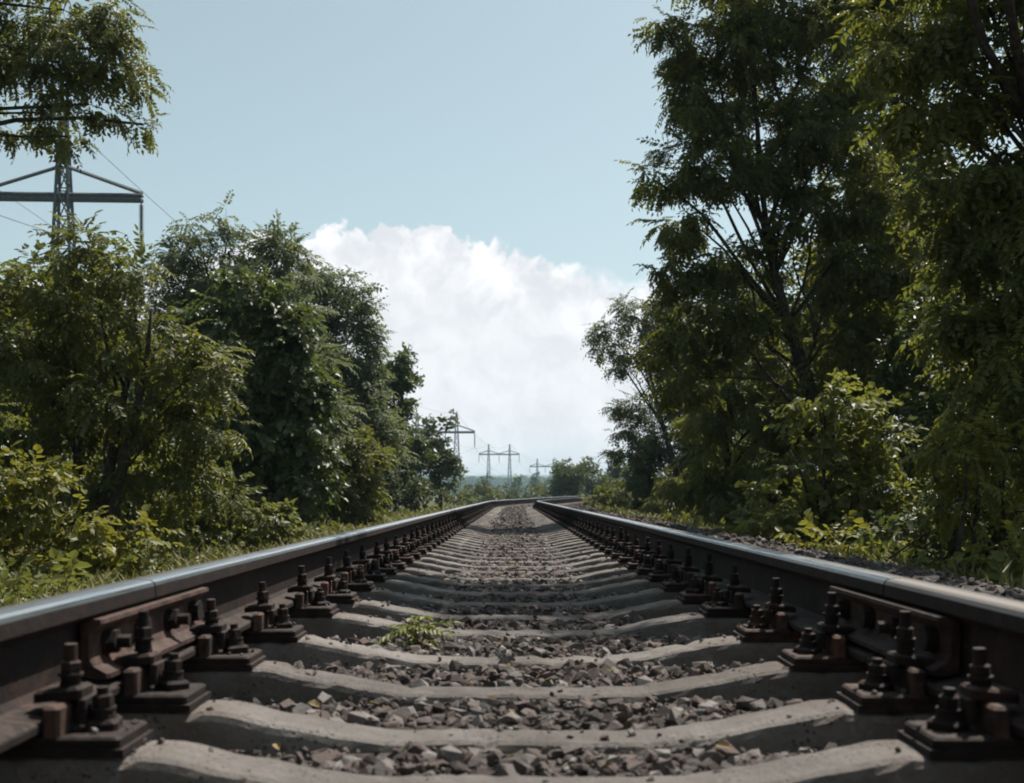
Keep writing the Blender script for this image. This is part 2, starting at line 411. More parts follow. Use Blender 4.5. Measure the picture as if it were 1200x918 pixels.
# ------------------------------------------------------------------ sleepers and fastenings
def sleeper_mesh(var, plates=False):
    rng = random.Random(var)
    prof_ = [(0, -.058), (.20, -.057), (.28, -.053), (.36, -.040), (.46, -.020), (.545, -.004), (.575, 0), (1.03, .0), (1.06, -.004), (1.35, -.022)]
    xs = [(-x, z) for x, z in prof_[:0:-1]] + prof_
    dense = []
    for (x0, z0), (x1, z1) in zip(xs[:-1], xs[1:]):
        k = max(1, int((x1 - x0) / .022))
        dense += [(x0 + (x1 - x0) * i / k, z0 + (z1 - z0) * i / k) for i in range(k)]
    dense.append(xs[-1])
    V, Fc = [], []
    for x, dz in dense:
        zt = ZSEAT + dz; t = abs(x) / 1.35
        wt = .064 + .014 * t; wb = .094 + .022 * t
        wr = .0042
        zz = lambda: wr * (mnoise.noise(Vector((x * 13 + var * 7.3, rng.random() * .5, 0))))
        ring = [(-wb, ZSEAT - .20), (-wb + .004, ZSEAT - .15), (-wt - .007, zt - .016), (-wt - .002, zt - .005), (-wt + .010, zt + .0), (0, zt + .001),
                (wt - .010, zt), (wt + .002, zt - .005), (wt + .007, zt - .016), (wb - .004, ZSEAT - .15), (wb, ZSEAT - .20)]
        for q_, (y, z) in enumerate(ring):
            ch = 0.0
            if q_ in (3, 4, 6, 7):
                ch = max(0.0, mnoise.noise(Vector((x * 38, var * 5.1 + (q_ > 5) * 9.7, 2.2))) - .30) * .030
            V.append((x, (y + zz()) + (ch if y < 0 else -ch), z + zz() - ch * .7))
    n = len(dense); k = 11
    for i in range(n - 1):
        for j in range(k - 1): Fc.append((i * k + j, (i + 1) * k + j, (i + 1) * k + j + 1, i * k + j + 1))
        Fc.append((i * k + k - 1, (i + 1) * k + k - 1, (i + 1) * k, i * k))
    Fc += [tuple(range(k)), tuple(range((n - 1) * k, n * k))[::-1]]
    b = MB(); b.add(V, Fc)
    nb = len(b.fn)
    if plates:
        for sd in (-1, 1): fast_all(b, (sd * .7975, 0, ZSEAT))
    me = b.mesh('concrete_sleeper', [M['concrete'], M['rust']])
    for p in me.polygons[nb:]: p.material_index = 1
    return me

PT = .028     # pad + plate thickness
def plate_shape(b, o=(0, 0, 0)):
    x, y, z = o
    b.box((x, y, z + .006), (.40, .152, .012)); b.box((x, y, z + .0195), (.385, .142, .019), .004)
def rib_shape(b, o): b.box((o[0], o[1], o[2] + .023), (.026, .140, .047), .005)
def clip_shape(b, o, sd):
    # bridge from the rib over the rail foot, with a turned-down leg
    x, y, z = o
    b.box((x - sd * .010, y, z + .057), (.074, .058, .019), .005, shear=.10 * sd)
    b.box((x + sd * .026, y, z + .032), (.014, .056, .040), .003)
def nut(b, x, y, z, r, h):
    b.cyl((x, y, z), r * 1.18, .0045, 12); b.cyl((x, y, z + .0045), r, h, 6, ph=.3); b.cyl((x, y, z + .0045 + h), r * .93, .0025, 6, r * .72, .3)
def clipbolt_shape(b, o):
    x, y, z = o
    for k in range(3): b.cyl((x, y, z + .066 + k * .0065), .0168 - .001 * k, .0052, 10)      # spring washer coils
    nut(b, x, y, z + .0855, .0165, .017); b.cyl((x, y, z + .04), .0108, .096, 10, .0100)
def anchor_shape(b, o):
    x, y, z = o
    b.box((x, y, z + .009), (.048, .052, .016), .005); b.cyl((x, y, z + .016), .0205, .012, 12, .018)
    nut(b, x, y, z + .028, .0165, .017); b.cyl((x, y, z + .02), .0100, .042, 10, .0092)
RIBX, CLX, ANX = .0895, .093, .146
def fast_all(b, o):
    x, y, z = o; plate_shape(b, o)
    for sd in (-1, 1):
        q = (x + sd * RIBX, y, z + PT); rib_shape(b, q)
        clip_shape(b, (x + sd * CLX, y, z + PT), sd); clipbolt_shape(b, (x + sd * CLX, y, z + PT)); anchor_shape(b, (x + sd * ANX, y, z + PT))
def one(fn, name, m_, *a):
    b = MB(); fn(b, *a); return b.mesh(name, m_)
ME_PLATE = one(plate_shape, 'baseplate', M['rust'])
ME_RIB = one(rib_shape, 'rib', M['rust_light'], (0, 0, 0))
ME_CLIP = {sd: one(clip_shape, 'rail_clip', M['rust'], (0, 0, 0), sd) for sd in (-1, 1)}
ME_CB = one(clipbolt_shape, 'clip_bolt', M['rust'], (0, 0, 0))
ME_AB = one(anchor_shape, 'anchor_bolt', M['rust'], (0, 0, 0))
ME_PLATE_ALL = one(fast_all, 'baseplate', M['rust'], (0, 0, 0))
SL = [sleeper_mesh(i) for i in range(5)]
SL_FAR = sleeper_mesh(9, True)

pos = [1.845, 2.21, 2.72, 3.28, 3.90, 4.42, 4.95, 5.46, 5.98, 6.47, 7.0]
while pos[-1] < 122: pos.append(pos[-1] + .53)
LAB = ['pale concrete sleeper at the bottom edge of the picture, nearest of all the sleepers',
       'second concrete sleeper from the camera, just before the fishplates of the rail joint',
       'third concrete sleeper from the camera, just past the fishplates of the rail joint',
       'fourth concrete sleeper from the camera, in front of the green seedling',
       'fifth concrete sleeper from the camera, directly behind the green seedling',
       'sixth concrete sleeper from the camera, first one fully beyond the seedling',
       'seventh concrete sleeper from the camera, partly in tree shade between the rails',
       'eighth concrete sleeper counted from the camera along the track',
       'ninth concrete sleeper counted from the camera along the track',
       'tenth concrete sleeper counted from the camera along the track',
       'eleventh concrete sleeper counted from the camera along the track',
       'twelfth concrete sleeper counted from the camera along the track']
rs = random.Random(3)
for i, s in enumerate(pos):
    p, th = track(s)
    far = s > 32
    o = bpy.data.objects.new('concrete_sleeper', SL_FAR if far else SL[rs.randrange(5)])
    o.location = (p[0], p[1], p[2] + (rs.uniform(-.004, .003) if not far else -.002))
    o.rotation_euler = (0, 0, -th + rs.uniform(-.004, .004))
    tag(link(o), LAB[i] if i < 12 else 'weathered concrete sleeper half sunk in ballast farther along, beyond the twelfth sleeper', 'sleeper', 'concrete sleepers under the rails')
    if far: continue
    for sd in (-1, 1):
        pl = bpy.data.objects.new('baseplate', ME_PLATE if s < 9 else ME_PLATE_ALL)
        pl.location = (sd * .7975, 0, ZSEAT); link(pl, o)
        if s >= 9: continue
        for q in (-1, 1):
            for nm, me, xx in (('rib', ME_RIB, RIBX), ('rail_clip', ME_CLIP[q], CLX), ('clip_bolt', ME_CB, CLX), ('anchor_bolt', ME_AB, ANX)):
                c = bpy.data.objects.new(nm, me); c.location = (q * xx, 0, PT)
                if 'bolt' in nm: c.rotation_euler = (rs.uniform(-.06, .06), rs.uniform(-.06, .06), rs.uniform(0, 1)); c.scale = (1, 1, rs.uniform(.90, 1.08))
                link(c, pl)

# ------------------------------------------------------------------ rails
HALF = [(0, 0), (.018, -.0004), (.0265, -.0015), (.0335, -.0052), (.0368, -.0125), (.0376, -.036), (.0340, -.0405), (.0140, -.0480), (.0092, -.056),
        (.0085, -.100), (.0092, -.140), (.018, -.1515), (.045, -.158), (.0740, -.1660), (.0755, -.1690), (.0755, -.1785), (.0740, -.180)]
PROF = [(-x, z) for x, z in HALF[:0:-1]] + HALF
NP_ = len(PROF)
def rail(s0, s1, side, label, shine):
    inner = -side
    ss = [s0]
    while ss[-1] < s1:
        ss.append(ss[-1] + (.25 if ss[-1] < 8 else .5 if ss[-1] < 40 else 1.0))
    ss[-1] = s1
    V, q, mi = [], [], []
    for s in ss:
        for x, z in PROF: V.append(track(s, side * .7975 + x, ZTOP + z)[0])
    k = NP_
    for i in range(len(ss) - 1):
        for j in range(k):
            j2 = (j + 1) % k
            q.append((i * k + j, i * k + j2, (i + 1) * k + j2, (i + 1) * k + j))
            xm = (PROF[j][0] + PROF[j2][0]) / 2 * inner; zm = (PROF[j][1] + PROF[j2][1]) / 2
            if zm > -.0042 and abs(xm) < .036: mi.append(1 if .004 < xm < .035 else 2)
            elif zm > -.0125 and xm > 0.02: mi.append(1)
            else: mi.append(0)
    me = np_mesh('steel_rail', V, [q], [M['rust'], M['shine'] if shine else M['dull'], M['head']], mi, smooth=False)
    for a_, b_ in ((0, 1), (len(ss) - 1, 0)):
        pass
    bm = bmesh.new(); bm.from_mesh(me); bm.verts.ensure_lookup_table()
    n = len(ss)
    bm.faces.new([bm.verts[i] for i in range(k)]); bm.faces.new([bm.verts[(n - 1) * k + i] for i in range(k)][::-1])
    bm.normal_update(); bm.to_mesh(me); bm.free()
    for p in me.polygons:
        if p.material_index == 0 and len(p.vertices) == 4: p.use_smooth = False
    o = obj('steel_rail', me)
    return tag(o, label, 'rail', 'running rails of the track')
JOINT = 2.475
rl = rail(-3, JOINT - .004, -1, 'near left rail, shiny topped short piece up to the bolted joint', True)
rail(JOINT + .004, 128, -1, 'long left rail running from the near joint into the right-hand bend', True)
rr = rail(-3, JOINT + .036, 1, 'near right rail with dull brown top, up to the bolted joint', False)
rail(JOINT + .044, 128, 1, 'long right rail running from the near joint into the right-hand bend', True)

FPROF = [(.0155, -.0515), (.040, -.0435), (.0545, -.0445), (.0560, -.0520), (.0430, -.0640), (.0330, -.0720), (.0320, -.112), (.041, -.1270), (.066, -.1400), (.0660, -.1490), (.050, -.1510), (.017, -.1450)]
def fishplate(rail_o, side, sj):
    for sgn in (-1, 1):                                  # inner and outer plate
        V, Fc = [], []; k = len(FPROF); ys = [sj - .37, sj - .362, sj + .362, sj + .37]
        for i, y in enumerate(ys):
            f_ = .93 if i in (0, 3) else 1
            for x, z in FPROF: V.append((side * .7975 + sgn * x * f_, y, ZTOP + z))
        for i in range(3):
            for j in range(k):
                a = (i * k + j, i * k + (j + 1) % k, (i + 1) * k + (j + 1) % k, (i + 1) * k + j); Fc.append(a if sgn < 0 else a[::-1])
        Fc += [tuple(range(k)), tuple(range(3 * k, 4 * k))[::-1]]
        b = MB(); b.add(V, Fc)
        fp = obj('fishplate', b.mesh('fishplate', M['rust_light']), rail_o)
        bm = bmesh.new(); bm.from_mesh(fp.data); bmesh.ops.recalc_face_normals(bm, faces=bm.faces); bm.to_mesh(fp.data); bm.free()
        for n_, dy in enumerate((-.29, -.10, .10, .29)):
            b = MB(); x0 = side * .7975 + sgn * .0325; head = (n_ + (sgn > 0)) % 2
            L = lambda d: x0 + sgn * d
            def disc(d0, d1, r_, n2): b.cyl((min(L(d0), L(d1)), sj + dy, ZTOP - .092), r_, abs(d1 - d0), n2, axis='x')
            disc(0, .006, .027, 12)
            if head: disc(.006, .024, .0235, 6); disc(.024, .048, .0125, 10)
            else: disc(.006, .022, .024, 10)
            obj('fishplate_bolt', b.mesh('fishplate_bolt', M['rust']), fp)
fishplate(rl, -1, JOINT); fishplate(rr, 1, JOINT + .04)

# ------------------------------------------------------------------ ballast stones
def hull_stone(seed):
    r_ = random.Random(seed); bm = bmesh.new()
    ax = (1, r_.uniform(.65, .95), r_.uniform(.5, .8))
    for _ in range(13):
        v = Vector((r_.gauss(0, 1), r_.gauss(0, 1), r_.gauss(0, 1))).normalized() * r_.uniform(.86, 1.08)
        bm.verts.new((v.x * ax[0], v.y * ax[1], v.z * ax[2]))
    h = bmesh.ops.convex_hull(bm, input=bm.verts)
    bmesh.ops.delete(bm, geom=[g_ for g_ in h['geom_interior'] if isinstance(g_, bmesh.types.BMVert)], context='VERTS')
    bmesh.ops.recalc_face_normals(bm, faces=bm.faces)
    bmesh.ops.triangulate(bm, faces=bm.faces)
    V = np.array([v.co[:] for v in bm.verts]); bm.verts.index_update()
    Fc = np.array([[v.index for v in f_.verts] for f_ in bm.faces]); bm.free()
    return V, Fc
STV = [hull_stone(i) for i in range(14)]
ST_ME = [np_mesh('stone', V, [Fc], M['stone']) for V, Fc in STV]
def rot_euler(a, b, c):
    ca, sa, cb, sb, cg, sg = math.cos(a), math.sin(a), math.cos(b), math.sin(b), math.cos(c), math.sin(c)
    return np.array([[cb * cg, sa * sb * cg - ca * sg, ca * sb * cg + sa * sg], [cb * sg, sa * sb * sg + ca * cg, ca * sb * sg - sa * cg], [-sb, sa * cb, ca * cb]])
def stones():
    r_ = random.Random(5); items = []
    posa = np.array(pos)
    def near_sleeper(s): return float(np.min(np.abs(posa - s)))
    def add(s, lat, lift=0.0, smin=.014, smax=.030):
        sz = r_.uniform(smin, smax) if r_.random() < .85 else smax * r_.uniform(1.0, 1.3)
        z = crown_z(s, lat) + sz * r_.uniform(-.15, .45) + lift
        items.append((s, lat, z, sz, (r_.uniform(-.6, .6), r_.uniform(-.6, .6), r_.uniform(0, 6.28)), r_.randrange(len(STV))))
    s = 1.3
    for (a, b, dens, sc_) in ((1.3, 4.2, 1150, 1.0), (4.2, 9, 800, 1.05), (9, 18, 360, 1.1), (18, 40, 170, 1.4), (40, 80, 45, 2.2)):
        for _ in range(int((b - a) * 1.45 * dens)):
            s_ = r_.uniform(a, b); l_ = r_.uniform(-.72, .72)
            d = near_sleeper(s_)
            if d < .088 and s_ < 9: 
                if r_.random() > .03: continue
                lat = abs(l_); top_ = ZSEAT - .058 + (.02 if lat > .4 else 0)
                if lat < .42: items.append((s_, l_, top_ + .006, r_.uniform(.007, .016), (r_.uniform(-.3, .3), r_.uniform(-.3, .3), r_.uniform(0, 6.28)), r_.randrange(len(STV))))
                continue
            if d < .10 and s_ >= 9 and (abs(l_) > .36 or r_.random() > .10 + .45 * min(1, max(0, s_ - 14) / 12)): continue
            lift = 0.0
            if s_ >= 9 and abs(l_) < .36: lift = .006 * min(1, (s_ - 9) / 14)
            add(s_, l_, lift, .013 * sc_, .027 * sc_)
    for (a, b, dens, sc_) in ((1.5, 9, 190, 1.2), (9, 30, 70, 1.6), (30, 75, 26, 2.2)):      # cribs outside the rails and shoulders
        for sd in (-1, 1):
            for _ in range(int((b - a) * 1.7 * dens)):
                s_ = r_.uniform(a, b); l_ = sd * (.9 + (1.75 if sd < 0 else 2.5) * r_.random())
                if near_sleeper(s_) < .12 and abs(l_) < 1.36 and s_ < 30: continue
                add(s_, l_, 0, .015 * sc_, .030 * sc_)
    for _ in range(9000):
        s_ = 1.4 + 12 * r_.random() ** 1.6; l_ = r_.uniform(-.6, .6); d = near_sleeper(s_)
        if d < .075:
            if abs(l_) > .45 or r_.random() > .10: continue
            z = ZSEAT - .056 + max(0, abs(l_) - .27) * .12
        else: z = crown_z(s_, l_) + r_.uniform(.004, .018)
        items.append((s_, l_, z, r_.uniform(.004, .010), (r_.uniform(-.6, .6), r_.uniform(-.6, .6), r_.uniform(0, 6.28)), r_.randrange(len(STV))))
    for _ in range(420):          # chips lodged on the baseplates and sleeper shoulders
        s_ = posa[r_.randrange(16)] + r_.uniform(-.06, .06); sd = r_.choice((-1, 1)); l_ = sd * r_.uniform(.46, .72)
        a_ = abs(l_); z = ZSEAT + (.033 if a_ > .605 else .003 if a_ > .55 else -.012)
        items.append((s_, l_, z, r_.uniform(.004, .011), (r_.uniform(-.4, .4), r_.uniform(-.4, .4), r_.uniform(0, 6.28)), r_.randrange(len(STV))))
    # the ones that show largest become parts of their own
    def shown(it):
        (x, y, z), _ = track(it[0], it[1], it[2])
        if y < 1.2: return 0
        u = CX + (x - CAMX) / y * F; v = CY - (z - CAMZ) / y * F
        if not (0 < u < 1200 and 600 < v < 918) or abs(it[1]) > .62: return 0
        return it[3] / y
    order = sorted(range(len(items)), key=lambda i: -shown(items[i]))
    single = set(order[:295])
    for i in order[:295]:
        s_, l_, z, sz, e, k = items[i]; p, th = track(s_, l_, z)
        o = bpy.data.objects.new('stone', ST_ME[k]); o.location = p; o.scale = (sz,) * 3; o.rotation_euler = e; link(o, BED)
    Vs, Fs, b = [], [], 0
    for i, (s_, l_, z, sz, e, k) in enumerate(items):
        if i in single: continue
        V, Fc = STV[k]; p, th = track(s_, l_, z)
        Vs.append(V @ (rot_euler(*e).T * sz) + np.array(p)); Fs.append(Fc + b); b += len(V)
    obj('loose_stones', np_mesh('loose_stones', np.concatenate(Vs), [np.concatenate(Fs)], M['stone']), BED, kind='stuff')
    return len(items)
NST = stones()

# ------------------------------------------------------------------ foliage
def leaf6(L, W, fold, curl):
    """six points of a leaf lying along +x"""
    return np.array([(0, 0, 0), (L * .32, W * .5, fold), (L * .70, W * .36, fold * .7 - curl * .5), (L, 0, -curl), (L * .70, -W * .36, fold * .7 - curl * .5), (L * .32, -W * .5, fold)])
def leaf4(L, W, fold, curl):
    return np.array([(0, 0, 0), (L * .42, W * .5, fold), (L, 0, -curl), (L * .42, -W * .5, fold)])
def rotz(a): c, s = math.cos(a), math.sin(a); return np.array([[c, -s, 0], [s, c, 0], [0, 0, 1]])
def rotx(a): c, s = math.cos(a), math.sin(a); return np.array([[1, 0, 0], [0, c, -s], [0, s, c]])
def roty(a): c, s = math.cos(a), math.sin(a); return np.array([[c, 0, s], [0, 1, 0], [-s, 0, c]])
def spray(kind, seed):
    """a leafy twig one unit long along +x: list of leaves"""
    r_ = random.Random(seed); out = []
    if kind[:7] == 'pinnate':
        lf = leaf6 if kind == 'pinnate' else leaf4; n = 4 if kind == 'pinnate4' else 6
        for i in range(n):
            t = .14 + .80 * i / n
            for sd in (-1, 1):
                l = lf(r_.uniform(.24, .32) * (1.2 if kind == 'pinnate4' else 1), r_.uniform(.10, .14) * (1.35 if kind == 'pinnate4' else 1.1 if kind == 'pinnate2' else 1), .012, .05)
                out.append(l @ (rotz(sd * r_.uniform(.85, 1.2)) @ rotx(sd * r_.uniform(-.3, .5)) @ roty(r_.uniform(.0, .5))).T + np.array((t, sd * .01, -.28 * t * t)))
        out.append(lf(.26, .12, .012, .05) @ roty(.5).T + np.array((.95, 0, -.26)))
    elif kind == 'broad':
        for i in range(9):
            t = .05 + .92 * i / 8; sd = 1 if i % 2 else -1
            L = r_.uniform(.26, .40)
            l = leaf6(L, L * r_.uniform(.62, .82), .03, r_.uniform(.03, .10))
            out.append(l @ (rotz(sd * r_.uniform(.4, 1.3)) @ rotx(r_.uniform(-.5, .5)) @ roty(r_.uniform(-.2, .7))).T + np.array((t, 0, -.12 * t * t + r_.uniform(-.05, .05))))
    else:   # 'far': a few larger leaves
        for i in range(7):
            t = r_.random(); L = r_.uniform(.34, .55)
            l = leaf4(L, L * r_.uniform(.55, .8), .04, .06)
            out.append(l @ (rotz(r_.uniform(-2, 2)) @ rotx(r_.uniform(-.8, .8)) @ roty(r_.uniform(-.6, .7))).T + np.array((t, r_.uniform(-.15, .15), r_.uniform(-.15, .15))))
    return np.array(out)          # (leaves, 4 or 6, 3)
SPR = {k: [spray(k, 100 + i) for i in range(6)] for k in ('pinnate', 'pinnate2', 'pinnate4', 'broad', 'far')}
LEAF_TRIS = 0
def leaf_mesh(name, kind, P_, D_, N_, S_, material):
    """place sprays at points P_ pointing along D_ with up side N_ and length S_"""
    global LEAF_TRIS
    D_ = D_ / np.linalg.norm(D_, axis=1, keepdims=True)
    Y_ = np.cross(N_, D_); Y_ /= np.linalg.norm(Y_, axis=1, keepdims=True) + 1e-9
    Z_ = np.cross(D_, Y_)
    Rm = np.stack([D_, Y_, Z_], -1) * S_[:, None, None]
    var = RNG.integers(0, 6, len(P_)); parts_v = []
    for k in range(6):
        T = SPR[kind][k]; sel = np.where(var == k)[0]
        if not len(sel): continue
        parts_v.append((np.einsum('nij,lvj->nlvi', Rm[sel], T) + P_[sel][:, None, None, :]).reshape(-1, T.shape[1], 3))
    V = np.concatenate(parts_v); nl, nv = V.shape[0], V.shape[1]
    base = (np.arange(nl) * nv)[:, None]
    if nv == 6:
        q = np.concatenate([base + np.array([[0, 3, 2, 1]]), base + np.array([[0, 5, 4, 3]])]); LEAF_TRIS += nl * 4
    else:
        q = base + np.array([[0, 3, 2, 1]]); LEAF_TRIS += nl * 2
    return np_mesh(name, V.reshape(-1, 3), [q], material)

def crown_points(lobes, cover, spray_len, droop, rng, inner=.45, clump=.30):
    """lobes: (centre, radii) in metres. returns spray points, directions, normals, sizes and clump centres"""
    P_, D_, N_, S_, tw = [], [], [], [], []
    for c, r_ in lobes:
        c = np.array(c); r_ = np.array(r_); rm = float(np.mean(r_))
        area = 4 * PI * ((r_[0] * r_[1]) ** 1.6 / 3 + (r_[0] * r_[2]) ** 1.6 / 3 + (r_[1] * r_[2]) ** 1.6 / 3) ** (1 / 1.6)
        n = max(12, int(area * cover)); nc = max(7, int(n / 32))
        u = rng.normal(size=(nc, 3)); u /= np.linalg.norm(u, axis=1, keepdims=True)
        lump = np.array([mnoise.noise(Vector((a[0] * 1.9 + c[0], a[1] * 1.9 + c[1], a[2] * 1.9 + c[2]))) for a in u])
        rho = (inner + (1 - inner) * rng.random(nc) ** .55) * (1 + .42 * lump)
        cc_ = c + u * r_ * rho[:, None]
        tw += [(c, x) for x in cc_]
        k = rng.integers(0, nc, n)
        g = rng.normal(size=(n, 3)) * np.array([1, 1, .62])
        p = cc_[k] + g * clump * rm * .66
        out = (p - c) / r_; out /= np.linalg.norm(out, axis=1, keepdims=True) + 1e-6
        loc = g / (np.linalg.norm(g, axis=1, keepdims=True) + 1e-6)
        d = out * .55 + loc * .6 + rng.normal(size=(n, 3)) * .28 + np.array([0, 0, -droop])
        nn = np.array([0, 0, 1.0]) + out * .45 + rng.normal(size=(n, 3)) * .30
        P_.append(p); D_.append(d); N_.append(nn); S_.append(spray_len * rng.uniform(.65, 1.3, n))
    return np.concatenate(P_), np.concatenate(D_), np.concatenate(N_), np.concatenate(S_), tw

def curve_pts(a, b, sag, rng, n=6, wob=.06):
    a, b = np.array(a), np.array(b); L = np.linalg.norm(b - a); pts = []
    w1 = rng.normal(size=3) * wob * L
    for i in range(n):
        t = i / (n - 1); p = a + (b - a) * t + np.array([0, 0, sag * L]) * math.sin(t * PI) + w1 * math.sin(t * PI * 1.5) * (1 - t)
        pts.append(p)
    return pts

def plant(name, label, cat, base, lobes, kind, material, cover, spray_len, droop=.35, group=None, trunk_r=.10, stems=1, limb=True, tmax=None,
          inner=.45, clump=.30, seed=0, twigs=True, woody='trunk', ttop=None, limb_f=.62):
    """base: point on the ground; lobes [(centre, radii)]: the clumps of the crown"""
    rng = np.random.default_rng(1000 + seed)
    root = empty(name, base, label, cat, group)
    base = np.array(base)
    cen = np.mean([l[0] for l in lobes], axis=0); topz = max(l[0][2] for l in lobes)
    P_, D_, N_, S_, tw = crown_points(lobes, cover, spray_len, droop, rng, inner, clump)
    keep = P_[:, 2] > .05
    me = leaf_mesh('crown', kind, P_[keep] - base, D_[keep], N_[keep], S_[keep], material)
    b = MB(); trunks = []
    for k in range(stems):
        tp = np.array(ttop if ttop else [cen[0], cen[1], tmax if tmax else cen[2] + .45 * (topz - cen[2])]) + (rng.normal(size=3) * np.array([.5, .5, .2]) if stems > 1 else 0)
        bs = base + (rng.normal(size=3) * np.array([.18, .18, 0]) if stems > 1 else 0) - np.array([0, 0, .1])
        pts = curve_pts(bs, tp, 0, rng, 9, .05); trunks.append(pts)
        b.tube([p - base for p in pts], [trunk_r * (1 - .82 * i / 8) * (1.35 if i == 0 else 1) for i in range(9)], 8)
    if limb:
        starts = {}
        for c, r_ in lobes:
            pts = min(trunks, key=lambda q: np.linalg.norm(np.array(q[5]) - np.array(c)))
            zt = base[2] + (c[2] - base[2]) * limb_f
            st = min(pts, key=lambda q: abs(q[2] - zt))
            L = np.linalg.norm(np.array(c) - st)
            if L < .15: continue
            r0 = min(trunk_r * .36, .010 + .009 * L)
            cp = curve_pts(st, c, .10, rng, 6, .07)
            b.tube([p - base for p in cp], [r0 * (1 - .65 * i / 5) for i in range(6)], 6)
        if twigs:
            for c, e in tw:
                L = np.linalg.norm(e - c); r0 = .003 + .004 * L
                b.tube([p - base for p in curve_pts(c, e, .05, rng, 4, .10)], [r0 * (1 - .6 * i / 3) for i in range(4)], 4)
    obj(woody, b.mesh(woody, M['bark'], True), root)
    obj('crown', me, root)
    return root

def lob(z, lst, depth=1.0):
    """clumps given as (px, py, half width px, half height px, metres farther) seen at distance z"""
    out = []
    for l in lst:
        dz = l[4] if len(l) > 4 else 0.0
        zz = z + dz; out.append((tuple(at(l[0], l[1], zz)), (l[2] * zz / F, max(.25, depth * .5 * (l[2] + l[3]) * zz / F), l[3] * zz / F)))
    return out
def gp(px_, z): p = at(px_, 0, z); return (p.x, z, -.02)
LO, DK, BU, YE, FA, PA = (M[k] for k in ('leaf_locust', 'leaf_dark', 'leaf_bush', 'leaf_yellow', 'leaf_far', 'leaf_pale'))

# ---- left side
plant('locust_tree', 'feathery tree hanging into the top left corner, in front of the big pylon', 'tree', gp(-260, 15),
      lob(15, [(60, 60, 50, 36), (122, 56, 42, 34), (146, 98, 32, 34), (50, 132, 34, 20), (104, 122, 34, 26), (168, 146, 12, 10), (75, 12, 76, 34), (-20, 60, 70, 60), (-90, 20, 90, 70), (-40, 130, 50, 40), (35, 100, 40, 26), (78, 160, 9, 14),
           (-160, 90, 90, 70), (-100, -70, 120, 60)]),
      'pinnate2', LO, 64, .26, .55, ttop=tuple(at(-170, -40, 15)), limb_f=.88, trunk_r=.13, seed=1, inner=.3)
plant('locust_tree', 'leafy small tree at the left edge with drooping feathery sprays, below the big pylon', 'tree', gp(70, 12.5),
      lob(12.5, [(100, 300, 42, 34), (50, 330, 46, 36), (150, 322, 36, 30), (40, 400, 60, 50), (120, 380, 60, 50), (190, 400, 55, 45), (230, 440, 48, 40), (60, 480, 60, 50),
             (140, 470, 60, 50), (215, 490, 55, 42), (-40, 380, 70, 80), (-60, 500, 80, 80), (80, 560, 80, 50, .6), (180, 560, 70, 50, .6)]),
      'pinnate', LO, 66, .25, .45, trunk_r=.09, stems=3, seed=2)
plant('locust_tree', 'tallest tree of the left bank, twin pointed tops against the sky', 'tree', gp(240, 25),
      lob(25, [(222, 266, 9, 16), (226, 292, 14, 18), (266, 262, 9, 16), (264, 288, 16, 18), (345, 292, 8, 14), (205, 300, 16, 18), (215, 330, 34, 40), (262, 325, 40, 40), (320, 300, 26, 26), (335, 285, 12, 18), (300, 350, 46, 44), (180, 370, 50, 44), (350, 320, 28, 30),
           (240, 420, 70, 60), (330, 410, 60, 60), (160, 460, 70, 70), (350, 480, 60, 60), (240, 510, 80, 70)]),
      'pinnate2', M['leaf_grey'], 42, .34, .25, trunk_r=.16, stems=2, seed=3)
plant('vine_covered_tree', 'tree swathed in dark broad-leaved vines, in the middle of the left bank', 'tree', gp(315, 18),
      lob(18, [(290, 352, 40, 26), (330, 372, 34, 30), (262, 382, 38, 30), (305, 410, 50, 40), (345, 430, 30, 36), (270, 450, 46, 44), (325, 480, 46, 44), (355, 505, 28, 40), (285, 520, 55, 50), (345, 560, 40, 36), (260, 580, 50, 40)]),
      'broad', DK, 52, .30, .5, trunk_r=.13, seed=4, inner=.55)
plant('locust_tree', 'grey-green tree right of the vine-covered one on the left bank', 'tree', gp(385, 33),
      lob(33, [(378, 318, 22, 22), (410, 334, 18, 20), (428, 366, 14, 18), (436, 400, 12, 16), (365, 360, 34, 34), (400, 400, 32, 34), (425, 425, 20, 26), (375, 430, 40, 40), (410, 470, 40, 40), (440, 480, 22, 30), (390, 520, 50, 44), (430, 540, 36, 36)]),
      'pinnate4', M['leaf_grey'], 44, .40, .3, trunk_r=.14, stems=2, seed=5)
plant('dark_tree', 'dark green tree with pointed top near the end of the left bank', 'tree', gp(458, 44),
      lob(44, [(468, 424, 10, 16), (476, 440, 9, 14), (463, 440, 12, 18), (448, 455, 20, 24), (473, 462, 12, 22), (455, 495, 28, 30), (478, 505, 14, 24), (440, 520, 26, 30), (468, 545, 26, 28), (440, 565, 24, 24)]),
      'far', DK, 40, .36, .3, trunk_r=.14, seed=6)
plant('locust_tree', 'last and farthest tree of the left bank, with one thin shoot standing up', 'tree', gp(515, 62),
      lob(62, [(500, 505, 10, 12), (527, 494, 2.5, 10), (516, 512, 8, 9), (493, 530, 16, 18), (514, 536, 14, 14), (531, 540, 6, 9), (522, 557, 14, 14), (500, 562, 18, 18)]),
      'far', FA, 26, .42, .3, trunk_r=.14, seed=7)
plant('shrub', 'yellow-green lit shrub in the lower left corner beside the rail', 'shrub', gp(80, 10),
      lob(10, [(45, 592, 42, 26), (105, 612, 40, 26), (150, 632, 34, 26), (50, 645, 56, 36), (115, 660, 60, 34), (-20, 600, 60, 60), (-10, 660, 60, 40), (62, 570, 20, 12)]),
      'broad', YE, 62, .20, .15, trunk_r=.03, stems=5, seed=8, woody='stem')
